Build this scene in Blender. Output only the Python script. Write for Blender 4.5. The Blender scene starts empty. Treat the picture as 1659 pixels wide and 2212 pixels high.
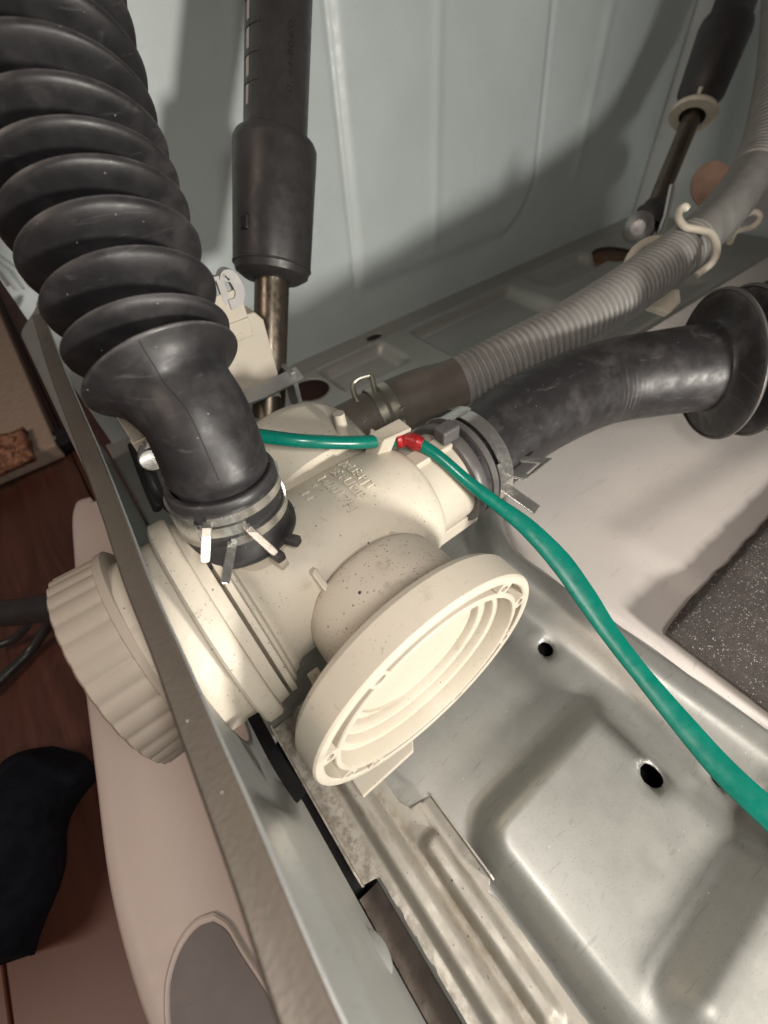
import bpy, bmesh, math, random
from mathutils import Vector, Matrix, noise
random.seed(4)
PI = math.pi
S = 0.01                                  # everything below is written in centimetres
SC = bpy.context.scene
COL = SC.collection

# ------------------------------------------------------------------ camera
H = 24.0
Xd = Vector((2087, -1327, 960)); Dd = Vector((86, 834, 960)).normalized()
Xd = (Xd - Dd * Xd.dot(Dd)).normalized(); Yd = Dd.cross(Xd)
if Yd[0] > 0: Yd = -Yd
cam = bpy.data.cameras.new('camera'); co = bpy.data.objects.new('camera', cam); COL.objects.link(co)
right = Vector((Xd[0], Yd[0], -Dd[0])); down = Vector((Xd[1], Yd[1], -Dd[1])); fwd = Vector((Xd[2], Yd[2], -Dd[2]))
co.matrix_world = Matrix(((right.x, -down.x, -fwd.x, 0), (right.y, -down.y, -fwd.y, 0), (right.z, -down.z, -fwd.z, H * S), (0, 0, 0, 1)))
cam.sensor_fit = 'VERTICAL'; cam.sensor_height = 24; cam.lens = 24 * 960 / 2212
cam.clip_start = 0.005; cam.clip_end = 20
cam.dof.use_dof = True; cam.dof.focus_distance = 0.185; cam.dof.aperture_fstop = 6.0
SC.camera = co

# ------------------------------------------------------------------ world, lamps, exposure
W = bpy.data.worlds.new('World'); SC.world = W; W.use_nodes = True
bg = W.node_tree.nodes['Background']; bg.inputs[0].default_value = (1.0, 0.88, 0.80, 1); bg.inputs[1].default_value = 0.075
def lamp(name, kind, loc, power, col, radius, aim=None, **k):
    l = bpy.data.lights.new(name, kind); l.energy = power; l.color = col
    o = bpy.data.objects.new(name, l); COL.objects.link(o); o.location = Vector(loc) * S
    if kind == 'AREA': l.shape = 'DISK'; l.size = radius * S
    else: l.shadow_soft_size = radius * S
    if aim: o.rotation_euler = (Vector(aim) - Vector(loc)).to_track_quat('-Z', 'Y').to_euler()
    return o
tl = lamp('torch', 'SPOT', (15, -36, 17.5), 12.0, (1.0, 0.94, 0.85), 3.2, (2, 15, 4)); tl.data.spot_size = math.radians(122); tl.data.spot_blend = .55
lamp('room_lamp', 'AREA', (-70, 10, 90), 3.4, (1.0, 0.80, 0.66), 40, (-10, 10, 0))
lamp('phone_light', 'AREA', (1.5, -5, 29), .44, (1.0, 0.93, 0.86), 5, (6, 8, 4))
SC.view_settings.view_transform = 'Standard'; SC.view_settings.look = 'None'
SC.view_settings.exposure = 0.0

# ------------------------------------------------------------------ helpers
def ray(x, y):
    r = Vector((x - 829.5, y - 1106, 960)); return Vector((r.dot(Xd), r.dot(Yd), -r.dot(Dd)))
def at(x, y, X=None, Y=None, z=None, d=None):
    """a point of the place seen in this direction at a known wall, height or distance (cm)"""
    r = ray(x, y)
    if X is not None: t = X / r.x
    elif Y is not None: t = Y / r.y
    elif z is not None: t = (z - H) / r.z
    else: t = d / 960
    return r * t + Vector((0, 0, H))
def sst(a, b, x):
    t = min(1, max(0, (x - a) / (b - a))); return t * t * (3 - 2 * t)
def lerp(a, b, t): return a + (b - a) * t
def interp(pts, x):
    if x <= pts[0][0]: return pts[0][1]
    for (a, p), (b, q) in zip(pts, pts[1:]):
        if x <= b: return lerp(p, q, (x - a) / (b - a))
    return pts[-1][1]
def spline(P, n=8):
    P = [Vector(p) for p in P]; Q = [P[0] * 2 - P[1]] + P + [P[-1] * 2 - P[-2]]; out = []
    for i in range(1, len(Q) - 2):
        a, b, c, d = Q[i - 1:i + 3]
        for k in range(n):
            t = k / n
            out.append(.5 * ((2 * b) + (c - a) * t + (2 * a - 5 * b + 4 * c - d) * t * t + (3 * b - a - 3 * c + d) * t ** 3))
    return out + [P[-1]]
def resample(P, step):
    L = [0]
    for a, b in zip(P, P[1:]): L.append(L[-1] + (b - a).length)
    n = max(2, int(L[-1] / step)); out = []; j = 0
    for k in range(n + 1):
        s = L[-1] * k / n
        while j < len(P) - 2 and L[j + 1] < s: j += 1
        out.append(P[j].lerp(P[j + 1], (s - L[j]) / max(1e-9, L[j + 1] - L[j])))
    return out, L[-1]
def frame(axis):
    a = Vector(axis).normalized(); u = a.orthogonal().normalized()
    return a, u, a.cross(u)

class MB:
    def __init__(s): s.v = []; s.f = []; s.m = []
    def add(s, vs, fs, m=0):
        o = len(s.v); s.v += [Vector(v) for v in vs]; s.f += [tuple(i + o for i in f) for f in fs]; s.m += [m] * len(fs); return s
    def tube(s, P, r, n=20, caps=True, closed=False, m=0, flat=None, up=None):
        """flat=(a,b): section scale across / along up"""
        P = [Vector(p) for p in P]; k = len(P)
        T = [((P[(i + 1) % k] - P[i - 1]) if closed else (P[min(i + 1, k - 1)] - P[max(i - 1, 0)])).normalized() for i in range(k)]
        u = Vector(up) if up is not None else T[0].orthogonal()
        vs = []
        for i in range(k):
            if up is not None and not callable(up): u = Vector(up)
            u = (u - T[i] * u.dot(T[i])).normalized(); w = T[i].cross(u)
            ri = r(i) if callable(r) else (r[i] if isinstance(r, (list, tuple)) else r)
            fa = flat(i) if callable(flat) else (flat or (1, 1))
            for j in range(n):
                a = 2 * PI * j / n; vs.append(P[i] + (w * math.cos(a) * fa[0] + u * math.sin(a) * fa[1]) * ri)
        fs = []
        for i in range(k if closed else k - 1):
            i2 = (i + 1) % k
            for j in range(n): fs.append((i * n + j, i * n + (j + 1) % n, i2 * n + (j + 1) % n, i2 * n + j))
        if caps and not closed: fs += [tuple(range(n))[::-1], tuple((k - 1) * n + j for j in range(n))]
        return s.add(vs, fs, m)
    def lathe(s, prof, o, axis, n=64, closed=False, a0=0, a1=2 * PI, m=0, u=None, ell=1.0):
        """prof: (radius, height along axis)"""
        a, uu, w = frame(axis)
        if u is not None: uu = (Vector(u) - a * Vector(u).dot(a)).normalized(); w = a.cross(uu)
        o = Vector(o); full = abs(a1 - a0 - 2 * PI) < 1e-6; c = n if full else n + 1; vs = []
        for r, h in prof:
            for j in range(c):
                t = a0 + (a1 - a0) * j / n; vs.append(o + a * h + (uu * math.cos(t) + w * math.sin(t) * ell) * r)
        fs = []; k = len(prof)
        for i in range(k if closed else k - 1):
            i2 = (i + 1) % k
            for j in range(n): fs.append((i * c + j, i * c + (j + 1) % c, i2 * c + (j + 1) % c, i2 * c + j))
        if closed and not full: fs += [tuple(i * c for i in range(k)), tuple(i * c + c - 1 for i in range(k))[::-1]]
        if not closed:
            if prof[0][0] > 1e-4 and full and prof[0][0] < 0: pass
        return s.add(vs, fs, m)
    def disc(s, o, axis, r, n=48, m=0):
        a, u, w = frame(axis); o = Vector(o)
        return s.add([o + (u * math.cos(2 * PI * j / n) + w * math.sin(2 * PI * j / n)) * r for j in range(n)], [tuple(range(n))], m)
    def box(s, c, size, ax=None, m=0):
        c = Vector(c); ax = ax or (Vector((1, 0, 0)), Vector((0, 1, 0)), Vector((0, 0, 1)))
        h = [Vector(ax[i]) * size[i] / 2 for i in range(3)]
        vs = [c + h[0] * x + h[1] * y + h[2] * z for x in (-1, 1) for y in (-1, 1) for z in (-1, 1)]
        return s.add(vs, [(0, 1, 3, 2), (4, 6, 7, 5), (0, 4, 5, 1), (2, 3, 7, 6), (0, 2, 6, 4), (1, 5, 7, 3)], m)
    def prism(s, poly, o, ux, uy, uz, h, m=0):
        o = Vector(o); ux = Vector(ux); uy = Vector(uy); uz = Vector(uz); n = len(poly)
        vs = [o + ux * x + uy * y for x, y in poly] + [o + ux * x + uy * y + uz * h for x, y in poly]
        return s.add(vs, [tuple(range(n))[::-1], tuple(range(n, 2 * n))] + [(i, (i + 1) % n, (i + 1) % n + n, i + n) for i in range(n)], m)
    def strip(s, P, nrm, width, th, m=0):
        """flat metal strip along P; nrm[i] face normal; width across"""
        P = [Vector(p) for p in P]; k = len(P); vs = []
        for i in range(k):
            t = (P[min(i + 1, k - 1)] - P[max(i - 1, 0)]).normalized(); n_ = Vector(nrm(i) if callable(nrm) else nrm[i] if isinstance(nrm, list) else nrm)
            n_ = (n_ - t * n_.dot(t)).normalized(); w = t.cross(n_); wd = width(i) if callable(width) else width
            for a, b in ((-1, -1), (1, -1), (1, 1), (-1, 1)): vs.append(P[i] + w * a * wd / 2 + n_ * b * th / 2)
        fs = [(i * 4 + j, i * 4 + (j + 1) % 4, i * 4 + 4 + (j + 1) % 4, i * 4 + 4 + j) for i in range(k - 1) for j in range(4)]
        return s.add(vs, fs + [(3, 2, 1, 0), tuple(4 * (k - 1) + j for j in range(4))], m)
    def grid(s, xs, ys, fn, holes=(), keep=None, mat=None, m=0):
        nx, ny = len(xs), len(ys); pos = {}; cells = []; gone = set()
        for i in range(nx - 1):
            for j in range(ny - 1):
                cx, cy = (xs[i] + xs[i + 1]) / 2, (ys[j] + ys[j + 1]) / 2; hit = None
                for h in holes:
                    if ((cx - h[0]) / h[2]) ** 2 + ((cy - h[1]) / h[3]) ** 2 < 1: hit = h
                if hit:
                    for a in (0, 1):
                        for b in (0, 1): gone.add((i + a, j + b, hit))
                elif keep is None or keep(cx, cy): cells.append((i, j, mat(cx, cy) if mat else m))
        snap = {(i, j): h for i, j, h in gone}
        idx = {}; o = len(s.v)
        def vid(i, j):
            if (i, j) not in idx:
                x, y = xs[i], ys[j]
                if (i, j) in snap:
                    h = snap[(i, j)]; dx, dy = (x - h[0]) / h[2], (y - h[1]) / h[3]; l = math.hypot(dx, dy) or 1
                    x, y = h[0] + dx / l * h[2], h[1] + dy / l * h[3]
                idx[(i, j)] = len(s.v); s.v.append(Vector(fn(x, y)))
            return idx[(i, j)]
        for i, j, mm in cells:
            s.f.append((vid(i, j), vid(i + 1, j), vid(i + 1, j + 1), vid(i, j + 1))); s.m.append(mm)
        return s

ORG = {}
def thing(name, label, cat, loc, group=None):
    o = bpy.data.objects.new(name, None); COL.objects.link(o); o.empty_display_size = .01
    o.location = Vector(loc) * S; ORG[o] = Vector(loc); o['label'] = label; o['category'] = cat
    if group: o['group'] = group
    return o
def ob(name, mb, mats, parent=None, label=None, cat=None, kind=None, smooth=40, bevel=0, solid=0, loc=None, sub=0, group=None, soff=0):
    org = ORG[parent] if parent is not None else Vector(loc if loc is not None else (0, 0, 0))
    me = bpy.data.meshes.new(name)
    me.from_pydata([((v - org) * S)[:] for v in mb.v], [], mb.f); me.update()
    mats = mats if isinstance(mats, (list, tuple)) else [mats]
    for m_ in mats: me.materials.append(m_)
    if len(mats) > 1: me.polygons.foreach_set('material_index', mb.m)
    bm = bmesh.new(); bm.from_mesh(me); bmesh.ops.remove_doubles(bm, verts=bm.verts, dist=1e-6)
    if not solid: bmesh.ops.recalc_face_normals(bm, faces=bm.faces)
    bm.to_mesh(me); bm.free()
    o = bpy.data.objects.new(name, me); COL.objects.link(o); ORG[o] = org
    if parent is not None: o.parent = parent
    else: o.location = org * S
    if label: o['label'] = label
    if cat: o['category'] = cat
    if kind: o['kind'] = kind
    if group: o['group'] = group
    if solid: q = o.modifiers.new('thickness', 'SOLIDIFY'); q.thickness = solid * S; q.offset = soff
    if bevel:
        q = o.modifiers.new('bevel', 'BEVEL'); q.width = bevel * S; q.segments = 2; q.limit_method = 'ANGLE'; q.angle_limit = math.radians(40)
    if sub: q = o.modifiers.new('sub', 'SUBSURF'); q.levels = q.render_levels = sub
    if smooth:
        me.shade_smooth()
        me.set_sharp_from_angle(angle=math.radians(smooth))
        if bevel or solid:
            for p in me.polygons: pass
    return o
def text_mesh(txt, size):
    c = bpy.data.curves.new('t', 'FONT'); c.body = txt; c.size = size; c.extrude = 0; c.resolution_u = 3; c.align_x = 'LEFT'
    o = bpy.data.objects.new('t', c); COL.objects.link(o); dg = bpy.context.evaluated_depsgraph_get()
    me = o.evaluated_get(dg).to_mesh(); vs = [v.co.copy() for v in me.vertices]; fs = [tuple(p.vertices) for p in me.polygons]
    o.to_mesh_clear(); bpy.data.objects.remove(o); bpy.data.curves.remove(c)
    return vs, fs
def raised_text(mb, txt, size, fn, h):
    """letters as small blocks: fn(u, v, h) puts the print on its surface"""
    vs, fs = text_mesh(txt, size); bm = bmesh.new(); bv = [bm.verts.new(v) for v in vs]
    for f in fs:
        try: bm.faces.new([bv[i] for i in f])
        except ValueError: pass
    bmesh.ops.remove_doubles(bm, verts=bm.verts, dist=1e-5)
    r = bmesh.ops.extrude_face_region(bm, geom=bm.faces[:])
    for g in r['geom']:
        if isinstance(g, bmesh.types.BMVert): g.co.z += 1
    bm.verts.index_update()
    mb.add([fn(v.co.x, v.co.y, v.co.z * h) for v in bm.verts], [tuple(v.index for v in f.verts) for f in bm.faces]); bm.free()

# ------------------------------------------------------------------ materials
class Nt:
    def __init__(s, name):
        s.m = bpy.data.materials.new(name); s.m.use_nodes = True; s.t = s.m.node_tree; s.N = s.t.nodes
        s.b = s.N['Principled BSDF']; s.tc = s.N.new('ShaderNodeTexCoord')
        s.geo = s.N.new('ShaderNodeNewGeometry')
        s.co = s.node('ShaderNodeVectorMath', operation='SCALE'); s.link(s.geo.outputs['Position'], s.co.inputs[0]); s.co.inputs['Scale'].default_value = 100
        s.co = s.co.outputs[0]
    def node(s, t, **k):
        n = s.N.new(t)
        for a, b in k.items(): setattr(n, a, b)
        return n
    def link(s, a, b): s.t.links.new(a, b)
    def map(s, scale=(1, 1, 1), rot=(0, 0, 0)):
        n = s.node('ShaderNodeMapping'); n.inputs['Scale'].default_value = scale; n.inputs['Rotation'].default_value = rot; s.link(s.co, n.inputs[0]); return n.outputs[0]
    def noise(s, scale, detail=4, rough=.55, vec=None, dist=0):
        n = s.node('ShaderNodeTexNoise'); n.inputs['Scale'].default_value = scale; n.inputs['Detail'].default_value = detail
        n.inputs['Roughness'].default_value = rough; n.inputs['Distortion'].default_value = dist; s.link(vec or s.co, n.inputs['Vector']); return n.outputs['Fac']
    def ramp(s, x, a, b, lo=0., hi=1.):
        n = s.node('ShaderNodeMapRange'); n.interpolation_type = 'SMOOTHSTEP'; s.link(x, n.inputs[0])
        for i, v in zip((1, 2, 3, 4), (a, b, lo, hi)): n.inputs[i].default_value = v
        return n.outputs[0]
    def math(s, op, a, b=None):
        n = s.node('ShaderNodeMath', operation=op)
        for i, v in enumerate((a, b)):
            if v is None: continue
            if isinstance(v, (int, float)): n.inputs[i].default_value = v
            else: s.link(v, n.inputs[i])
        return n.outputs[0]
    def mix(s, f, a, b):
        n = s.node('ShaderNodeMix', data_type='RGBA')
        for i, v in ((0, f), (6, a), (7, b)):
            if isinstance(v, (int, float)): n.inputs[i].default_value = v
            elif isinstance(v, tuple): n.inputs[i].default_value = (*v, 1) if len(v) == 3 else v
            else: s.link(v, n.inputs[i])
        return n.outputs[2]
    def dots(s, scale, thr, mask=None, soft=.04, vec=None):
        """scattered specks: 1 inside a speck"""
        n = s.node('ShaderNodeTexVoronoi'); n.inputs['Scale'].default_value = scale; n.inputs['Randomness'].default_value = 1; s.link(vec or s.co, n.inputs['Vector'])
        rnd = s.node('ShaderNodeSeparateColor'); s.link(n.outputs['Color'], rnd.inputs[0])
        size = s.math('MULTIPLY', s.ramp(rnd.outputs[0], .55, 1), thr)
        d = s.math('SUBTRACT', size, n.outputs['Distance']); d = s.ramp(d, 0, soft)
        return s.math('MULTIPLY', d, mask) if mask is not None else d
    def done(s, col, rough=.5, metal=0., bump=None, bs=.3, bd=.02, spec=None, **k):
        for key, v in (('Base Color', col), ('Roughness', rough), ('Metallic', metal)):
            if isinstance(v, tuple): s.b.inputs[key].default_value = (*v, 1)
            elif isinstance(v, (int, float)): s.b.inputs[key].default_value = v
            else: s.link(v, s.b.inputs[key])
        if bump is not None:
            n = s.node('ShaderNodeBump'); n.inputs['Strength'].default_value = bs; n.inputs['Distance'].default_value = bd * S; s.link(bump, n.inputs['Height']); s.link(n.outputs[0], s.b.inputs['Normal'])
        if spec is not None: s.b.inputs['Specular IOR Level'].default_value = spec
        for key, v in k.items(): s.b.inputs[key.replace('_', ' ')].default_value = v
        return s.m

def cream(name, c=(.62, .565, .46), speck=1., dirty=.5):
    n = Nt(name)
    big = n.noise(.28, 4); col = n.mix(n.ramp(big, .35, .7), c, tuple(x * .93 for x in c))
    smear = n.ramp(n.noise(.9, 6, .65), .55, .75, 0, .35 * dirty); col = n.mix(smear, col, (.30, .26, .21))
    patch = n.ramp(n.noise(.35, 3), .42, .62)
    d1 = n.dots(5.0, .15 * speck, n.ramp(n.noise(.45, 4), .40, .56)); d2 = n.dots(11, .24 * speck, n.ramp(n.noise(.5, 3), .45, .62)); d3 = n.dots(1.1, .055 * speck)
    fl = n.ramp(n.noise(3.2, 5, .65, n.map((1, 1, 2.2), (.5, .2, .6)), .6), .655, .70, 0, .55 * dirty); col = n.mix(n.math('MULTIPLY', fl, patch), col, (.16, .125, .10))
    col = n.mix(n.math('MULTIPLY', d2, .75), col, (.13, .105, .085)); col = n.mix(n.math('MULTIPLY', d1, .9), col, (.05, .042, .035)); col = n.mix(d3, col, (.03, .032, .04))
    return n.done(col, n.ramp(n.noise(3, 4), .3, .7, .40, .55), 0, n.noise(16, 4), .12, .02, spec=.4, Subsurface_Weight=.06, Subsurface_Scale=.004)
def rubber(name, c=(.016, .0155, .017), dust=.6, scuff=.5):
    n = Nt(name)
    d = n.ramp(n.noise(.55, 5, .6), .48, .72, 0, dust); col = n.mix(d, c, (.060, .056, .058))
    st = n.noise(1.0, 6, .7, n.map((.5, .5, 3.2), (.4, .3, 0)), 1.2); col = n.mix(n.ramp(st, .58, .72, 0, scuff), col, (.085, .082, .084))
    col = n.mix(n.dots(3.2, .10, None, .03), col, (.22, .21, .20))
    edge = n.math('MULTIPLY', n.ramp(n.geo.outputs['Pointiness'], .515, .60), n.ramp(n.noise(1.2, 5, .7), .35, .65, .25, 1)); col = n.mix(n.math('MULTIPLY', edge, .75), col, (.115, .108, .108))
    r = n.ramp(n.noise(1.3, 5), .3, .7, .36, .56)
    return n.done(col, r, 0, n.noise(9, 6, .7), .16, .02, spec=.55)
def galv(name, c=(.34, .345, .325), metal=.2, rough=.46, dirt=.4, bump=.08):
    n = Nt(name)
    col = n.mix(n.ramp(n.noise(.22, 4), .3, .7), c, tuple(x * .93 for x in c))
    sp = n.node('ShaderNodeTexVoronoi'); sp.inputs['Scale'].default_value = 1.6; n.link(n.co, sp.inputs['Vector']); sc = n.node('ShaderNodeSeparateColor'); n.link(sp.outputs['Color'], sc.inputs[0])
    col = n.mix(n.ramp(sc.outputs[1], 0, 1, 0, .10), col, tuple(x * 1.25 for x in c))
    col = n.mix(n.ramp(n.noise(1.6, 6, .75), .56, .78, 0, .45 * dirt), col, (.16, .135, .11))
    col = n.mix(n.math('MULTIPLY', n.dots(9, .25, n.ramp(n.noise(.28, 3), .45, .6)), .6 * dirt), col, (.07, .06, .05))
    col = n.mix(n.dots(1.3, .06), col, (.05, .05, .06)); col = n.mix(n.dots(2.6, .10), col, (.70, .68, .64))
    col = n.mix(n.math('MULTIPLY', n.dots(15, .30), .5), col, (.13, .12, .105))
    hair = n.ramp(n.noise(.9, 3, .5, n.map((.35, 3.5, 1), (0, 0, .7)), 2.5), .655, .675, 0, .5)
    col = n.mix(n.math('MULTIPLY', hair, .8), col, tuple(x * .6 for x in c))
    r = n.ramp(n.noise(1.1, 5), .3, .7, rough - .025, rough + .03)
    return n.done(col, r, metal, n.noise(7, 6, .6), bump, .03)
def paint(name, c, rough=.45, dirt=.25, bump=.10, bscale=14):
    n = Nt(name)
    col = n.mix(n.ramp(n.noise(.15, 4), .3, .7), c, tuple(x * .93 for x in c))
    col = n.mix(n.ramp(n.noise(.8, 6, .7), .54, .76, 0, dirt), col, tuple(x * .55 for x in c))
    col = n.mix(n.math('MULTIPLY', n.dots(1.5, .09), min(1, dirt * 2)), col, (.09, .08, .075))
    sc = n.ramp(n.noise(.8, 3, .5, n.map((.4, 3.0, 1), (0, 0, .9)), 2.5), .66, .69, 0, min(.6, dirt * 3)); col = n.mix(sc, col, tuple(x * .72 for x in c))
    col = n.mix(n.math('MULTIPLY', n.dots(2.8, .12), min(1, dirt * 3)), col, (.20, .18, .165))
    return n.done(col, n.ramp(n.noise(1.5, 4), .3, .7, rough - .06, rough + .06), 0, n.noise(bscale, 4), bump, .02)
def metal(name, c=(.66, .66, .63), rough=.24, stain=(.34, .32, .25), st=.2):
    n = Nt(name)
    col = n.mix(n.ramp(n.noise(.9, 3, .5), .5, .75, 0, st), c, stain)
    r = n.ramp(n.noise(3, 3, .5), .3, .7, rough - .05, rough + .06)
    return n.done(col, r, .92, n.noise(2.5, 2), .04, .02)
def plain(name, c, rough=.5, metal_=0., var=.15, bump=.1, bs=8, spec=.5):
    n = Nt(name)
    col = n.mix(n.ramp(n.noise(1.2, 5), .3, .7), c, tuple(x * (1 - var) for x in c))
    return n.done(col, n.ramp(n.noise(2, 4), .3, .7, max(.05, rough - .06), min(1, rough + .06)), metal_, n.noise(bs, 5), bump, .02, spec=spec)
M = {}
M['cream'] = cream('cream_plastic', (.60, .555, .465), 1.25, .9); M['cream_dirty'] = cream('cream_plastic_dirty', (.56, .51, .43), 1.7, 2.2); M['cream_clean'] = cream('cream_plastic_clean', (.53, .485, .405), .8, .5)
M['cream_disc'] = cream('disc_plastic', (.53, .485, .405), 1.0, 1.1)
M['cap'] = cream('cap_plastic', (.46, .405, .34), .3, .3)
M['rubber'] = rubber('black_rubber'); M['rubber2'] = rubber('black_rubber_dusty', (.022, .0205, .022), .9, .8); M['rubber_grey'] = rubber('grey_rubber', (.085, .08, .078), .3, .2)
M['galv'] = galv('galvanised_pan', (.40, .40, .375), .62, .44); M['galv_front'] = galv('galvanised_front', (.40, .415, .41), .5, .34, .12, .08); M['bracket'] = galv('stamped_steel', (.36, .335, .29), .2, .5, 1.0, .22)
def bracket_mat():
    n = Nt('stamped_steel_dirty'); c = (.37, .345, .30)
    sep = n.node('ShaderNodeSeparateXYZ'); n.link(n.co, sep.inputs[0]); x = sep.outputs[0]
    def band(x0, w): return n.math('MULTIPLY', n.ramp(x, x0 - w, x0), n.ramp(x, x0 + w, x0))
    rag = n.noise(1.4, 6, .7)
    col = n.mix(n.ramp(n.noise(.5, 4), .35, .65), c, tuple(v * .86 for v in c))
    st = n.math('MULTIPLY', band(.78, .42), n.ramp(rag, .38, .62)); col = n.mix(n.math('MULTIPLY', st, .6), col, (.19, .15, .095))
    st = n.math('MULTIPLY', n.ramp(x, -.45, -1.1), n.ramp(n.noise(2.2, 6, .75), .40, .60)); col = n.mix(n.math('MULTIPLY', st, .7), col, (.13, .105, .08))
    st = n.ramp(n.noise(.8, 6, .7, n.map((2.2, .6, 1))), .54, .66, 0, .5); col = n.mix(st, col, (.20, .165, .125))
    col = n.mix(n.math('MULTIPLY', n.dots(5, .2, n.ramp(n.noise(.5, 3), .42, .6)), .85), col, (.06, .05, .04)); col = n.mix(n.dots(1.6, .10), col, (.05, .05, .06))
    col = n.mix(n.math('MULTIPLY', n.dots(14, .3), .45), col, (.14, .12, .10))
    return n.done(col, n.ramp(n.noise(1.1, 5), .3, .7, .40, .58), .3, n.noise(6, 6, .65), .22, .03)
M['bracket'] = bracket_mat()
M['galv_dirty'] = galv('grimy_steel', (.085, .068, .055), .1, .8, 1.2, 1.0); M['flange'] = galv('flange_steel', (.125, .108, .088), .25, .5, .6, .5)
M['wall'] = paint('grey_blue_paint', (.51, .575, .58), .42, .06, .06); M['white'] = paint('white_sheet_paint', (.60, .56, .53), .5, .16, .12, 6)
M['plinth'] = paint('plinth_plastic', (.62, .53, .48), .5, .08, .05); M['recess'] = paint('recess_plastic', (.17, .15, .145), .5, .1, .05)
M['spring'] = metal('zinc_spring_steel'); M['spring_gold'] = metal('yellow_zinc_steel', (.44, .43, .36), .34, (.26, .24, .16), .4); M['chrome'] = metal('bright_steel', (.75, .74, .72), .16, (.4, .38, .34), .2)
M['dark_steel'] = metal('dark_oiled_rod', (.17, .145, .115), .32, (.08, .06, .045), .5)
M['black_plastic'] = plain('black_tube_plastic', (.034, .032, .033), .40, 0, .25, .06, 14); M['black'] = plain('black_matt', (.010, .010, .011), .6)
M['grey_hose'] = plain('grey_corrugated_plastic', (.245, .24, .23), .5, 0, .15, .1); M['cuff'] = plain('hose_cuff_plastic', (.125, .108, .09), .55, 0, .15, .1)
M['green'] = plain('green_sleeve', (.0, .145, .105), .28, 0, .16, .10, 4, .5); M['red'] = plain('red_tape', (.40, .012, .016), .42, 0, .5, .9, 2.2)
M['white_plastic'] = plain('natural_nylon', (.60, .56, .47), .45); M['hole'] = plain('tan_plug', (.30, .19, .14), .7)
M['beige'] = plain('beige_board', (.50, .39, .31), .6); M['pale'] = plain('pale_board', (.62, .52, .45), .6); M['cloth'] = plain('navy_cloth', (.012, .013, .019), .95, 0, .4, .8, 3, .1)
M['bolt'] = metal('matt_bolt', (.42, .42, .42), .48); M['rust'] = plain('rusty_washer', (.14, .07, .035), .6, .2, .4)
M['clip_grey'] = plain('grey_clip', (.45, .44, .43), .45)
M['void'] = plain('dull_black', (.004, .004, .004), .9, 0, .2, .1, 8, .08)
M['number'] = plain('stamped_number', (.006, .006, .006), .6)
def foam():
    n = Nt('bitumen_pad')
    v = n.noise(22, 3, .8); col = n.mix(n.ramp(v, .45, .75), (.05, .042, .039), (.16, .138, .125))
    d = n.dots(13, .44, n.ramp(n.noise(1.1, 4), .35, .6, .3, 1), .06); col = n.mix(d, col, (.75, .70, .68))  # sparkle of the grains put into the colour as pale specks
    col = n.mix(n.ramp(n.noise(.5, 5, .7), .5, .7, 0, .4), col, (.15, .13, .115))
    return n.done(col, n.ramp(n.noise(18, 3), .4, .6, .35, .8), 0, n.noise(20, 4, .8), 1.0, .08)
M['foam'] = foam()
def wood():
    n = Nt('red_brown_wood')
    g = n.noise(.6, 6, .65, n.map((.9, .10, 1)), .8); col = n.mix(n.ramp(g, .3, .75), (.055, .020, .014), (.125, .050, .034))
    col = n.mix(n.ramp(n.noise(.06, 2), .4, .65), col, (.10, .035, .022))
    return n.done(col, .38, 0, n.noise(3, 5, .6, n.map((1, .1, 1))), .1, .02)
M['wood'] = wood()
def rug():
    n = Nt('brown_knit'); v = n.noise(1.3, 4, .6, n.map((1, .55, 1), (0, 0, .5)), .8)
    return n.done(n.mix(n.ramp(v, .35, .65), (.17, .08, .05), (.55, .29, .19)), .95, 0, v, 1.0, .5, spec=.1)
M['rug'] = rug()
EX, EY, EZ = Vector((1, 0, 0)), Vector((0, 1, 0)), Vector((0, 0, 1))

# ================================================================== SETTING
WZ = -6.0
mb = MB(); mb.box((-20, 30, WZ - 1.6), (240, 240, 1.0)); wf = ob('wood_floor', mb, M['black'], kind='structure')
for k in range(12):                                   # boards run towards the far left; joints stay open
    x0 = -78 + k * 12.0; mb = MB(); mb.box((x0 + 5.97, 40, WZ - .5), (11.88, 200, 1.0)); ob('floor_board', mb, M['wood'], wf, bevel=.08, smooth=0)

# ---- side panel (far wall): pressed sheet with shallow ribs
def wall_y(x, z):
    y = 39.5
    y -= .16 * math.exp(-((x - 36.0) / .55) ** 2) * sst(5.6, 7.5, z)          # raised ribs
    y -= .16 * math.exp(-((x - 59.7) / .8) ** 2) * sst(6.8, 9, z)
    gx = 25.6 + (0 if z > 9 else -.02 * (9 - z) ** 2)                                       # pressed grooves, curling at their feet
    y += .20 * math.exp(-((x - gx) / .18) ** 2) * sst(5.0, 6.5, z)
    gx2 = 50.4 + (24 - z) * .10 - (0 if z > 10 else .16 * (10 - z) ** 2)
    y += .22 * math.exp(-((x - gx2) / .26) ** 2) * sst(3.6, 4.6, z)
    y -= .30 * sst(gx, gx + 1.2, x) * (1 - sst(gx2 - 1, gx2, x)) * sst(4.2, 5.6, z)
    return y
xs = [-1.6 + i * .22 for i in range(355)]; zs = [.05 + j * .45 for j in range(100)]
mb = MB(); mb.grid(xs, zs, lambda x, z: (x, wall_y(x, z), z))
sp = ob('side_panel', mb, M['wall'], None, 'grey-blue painted sheet metal side panel with shallow vertical pressed ribs', 'side panel', smooth=60, loc=(0, 39.5, 0))
mb = MB()
for dx, r in ((0, .30), (1.0, .25)): mb.tube([at(-40 + 12 * dx * 2, 548, Y=38.6), at(10 + dx * 22, 582, Y=38.4), at(40 + dx * 18, 622, Y=38.3)], r, 10)
ob('pressed_bead', mb, M['wall'], sp)
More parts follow.
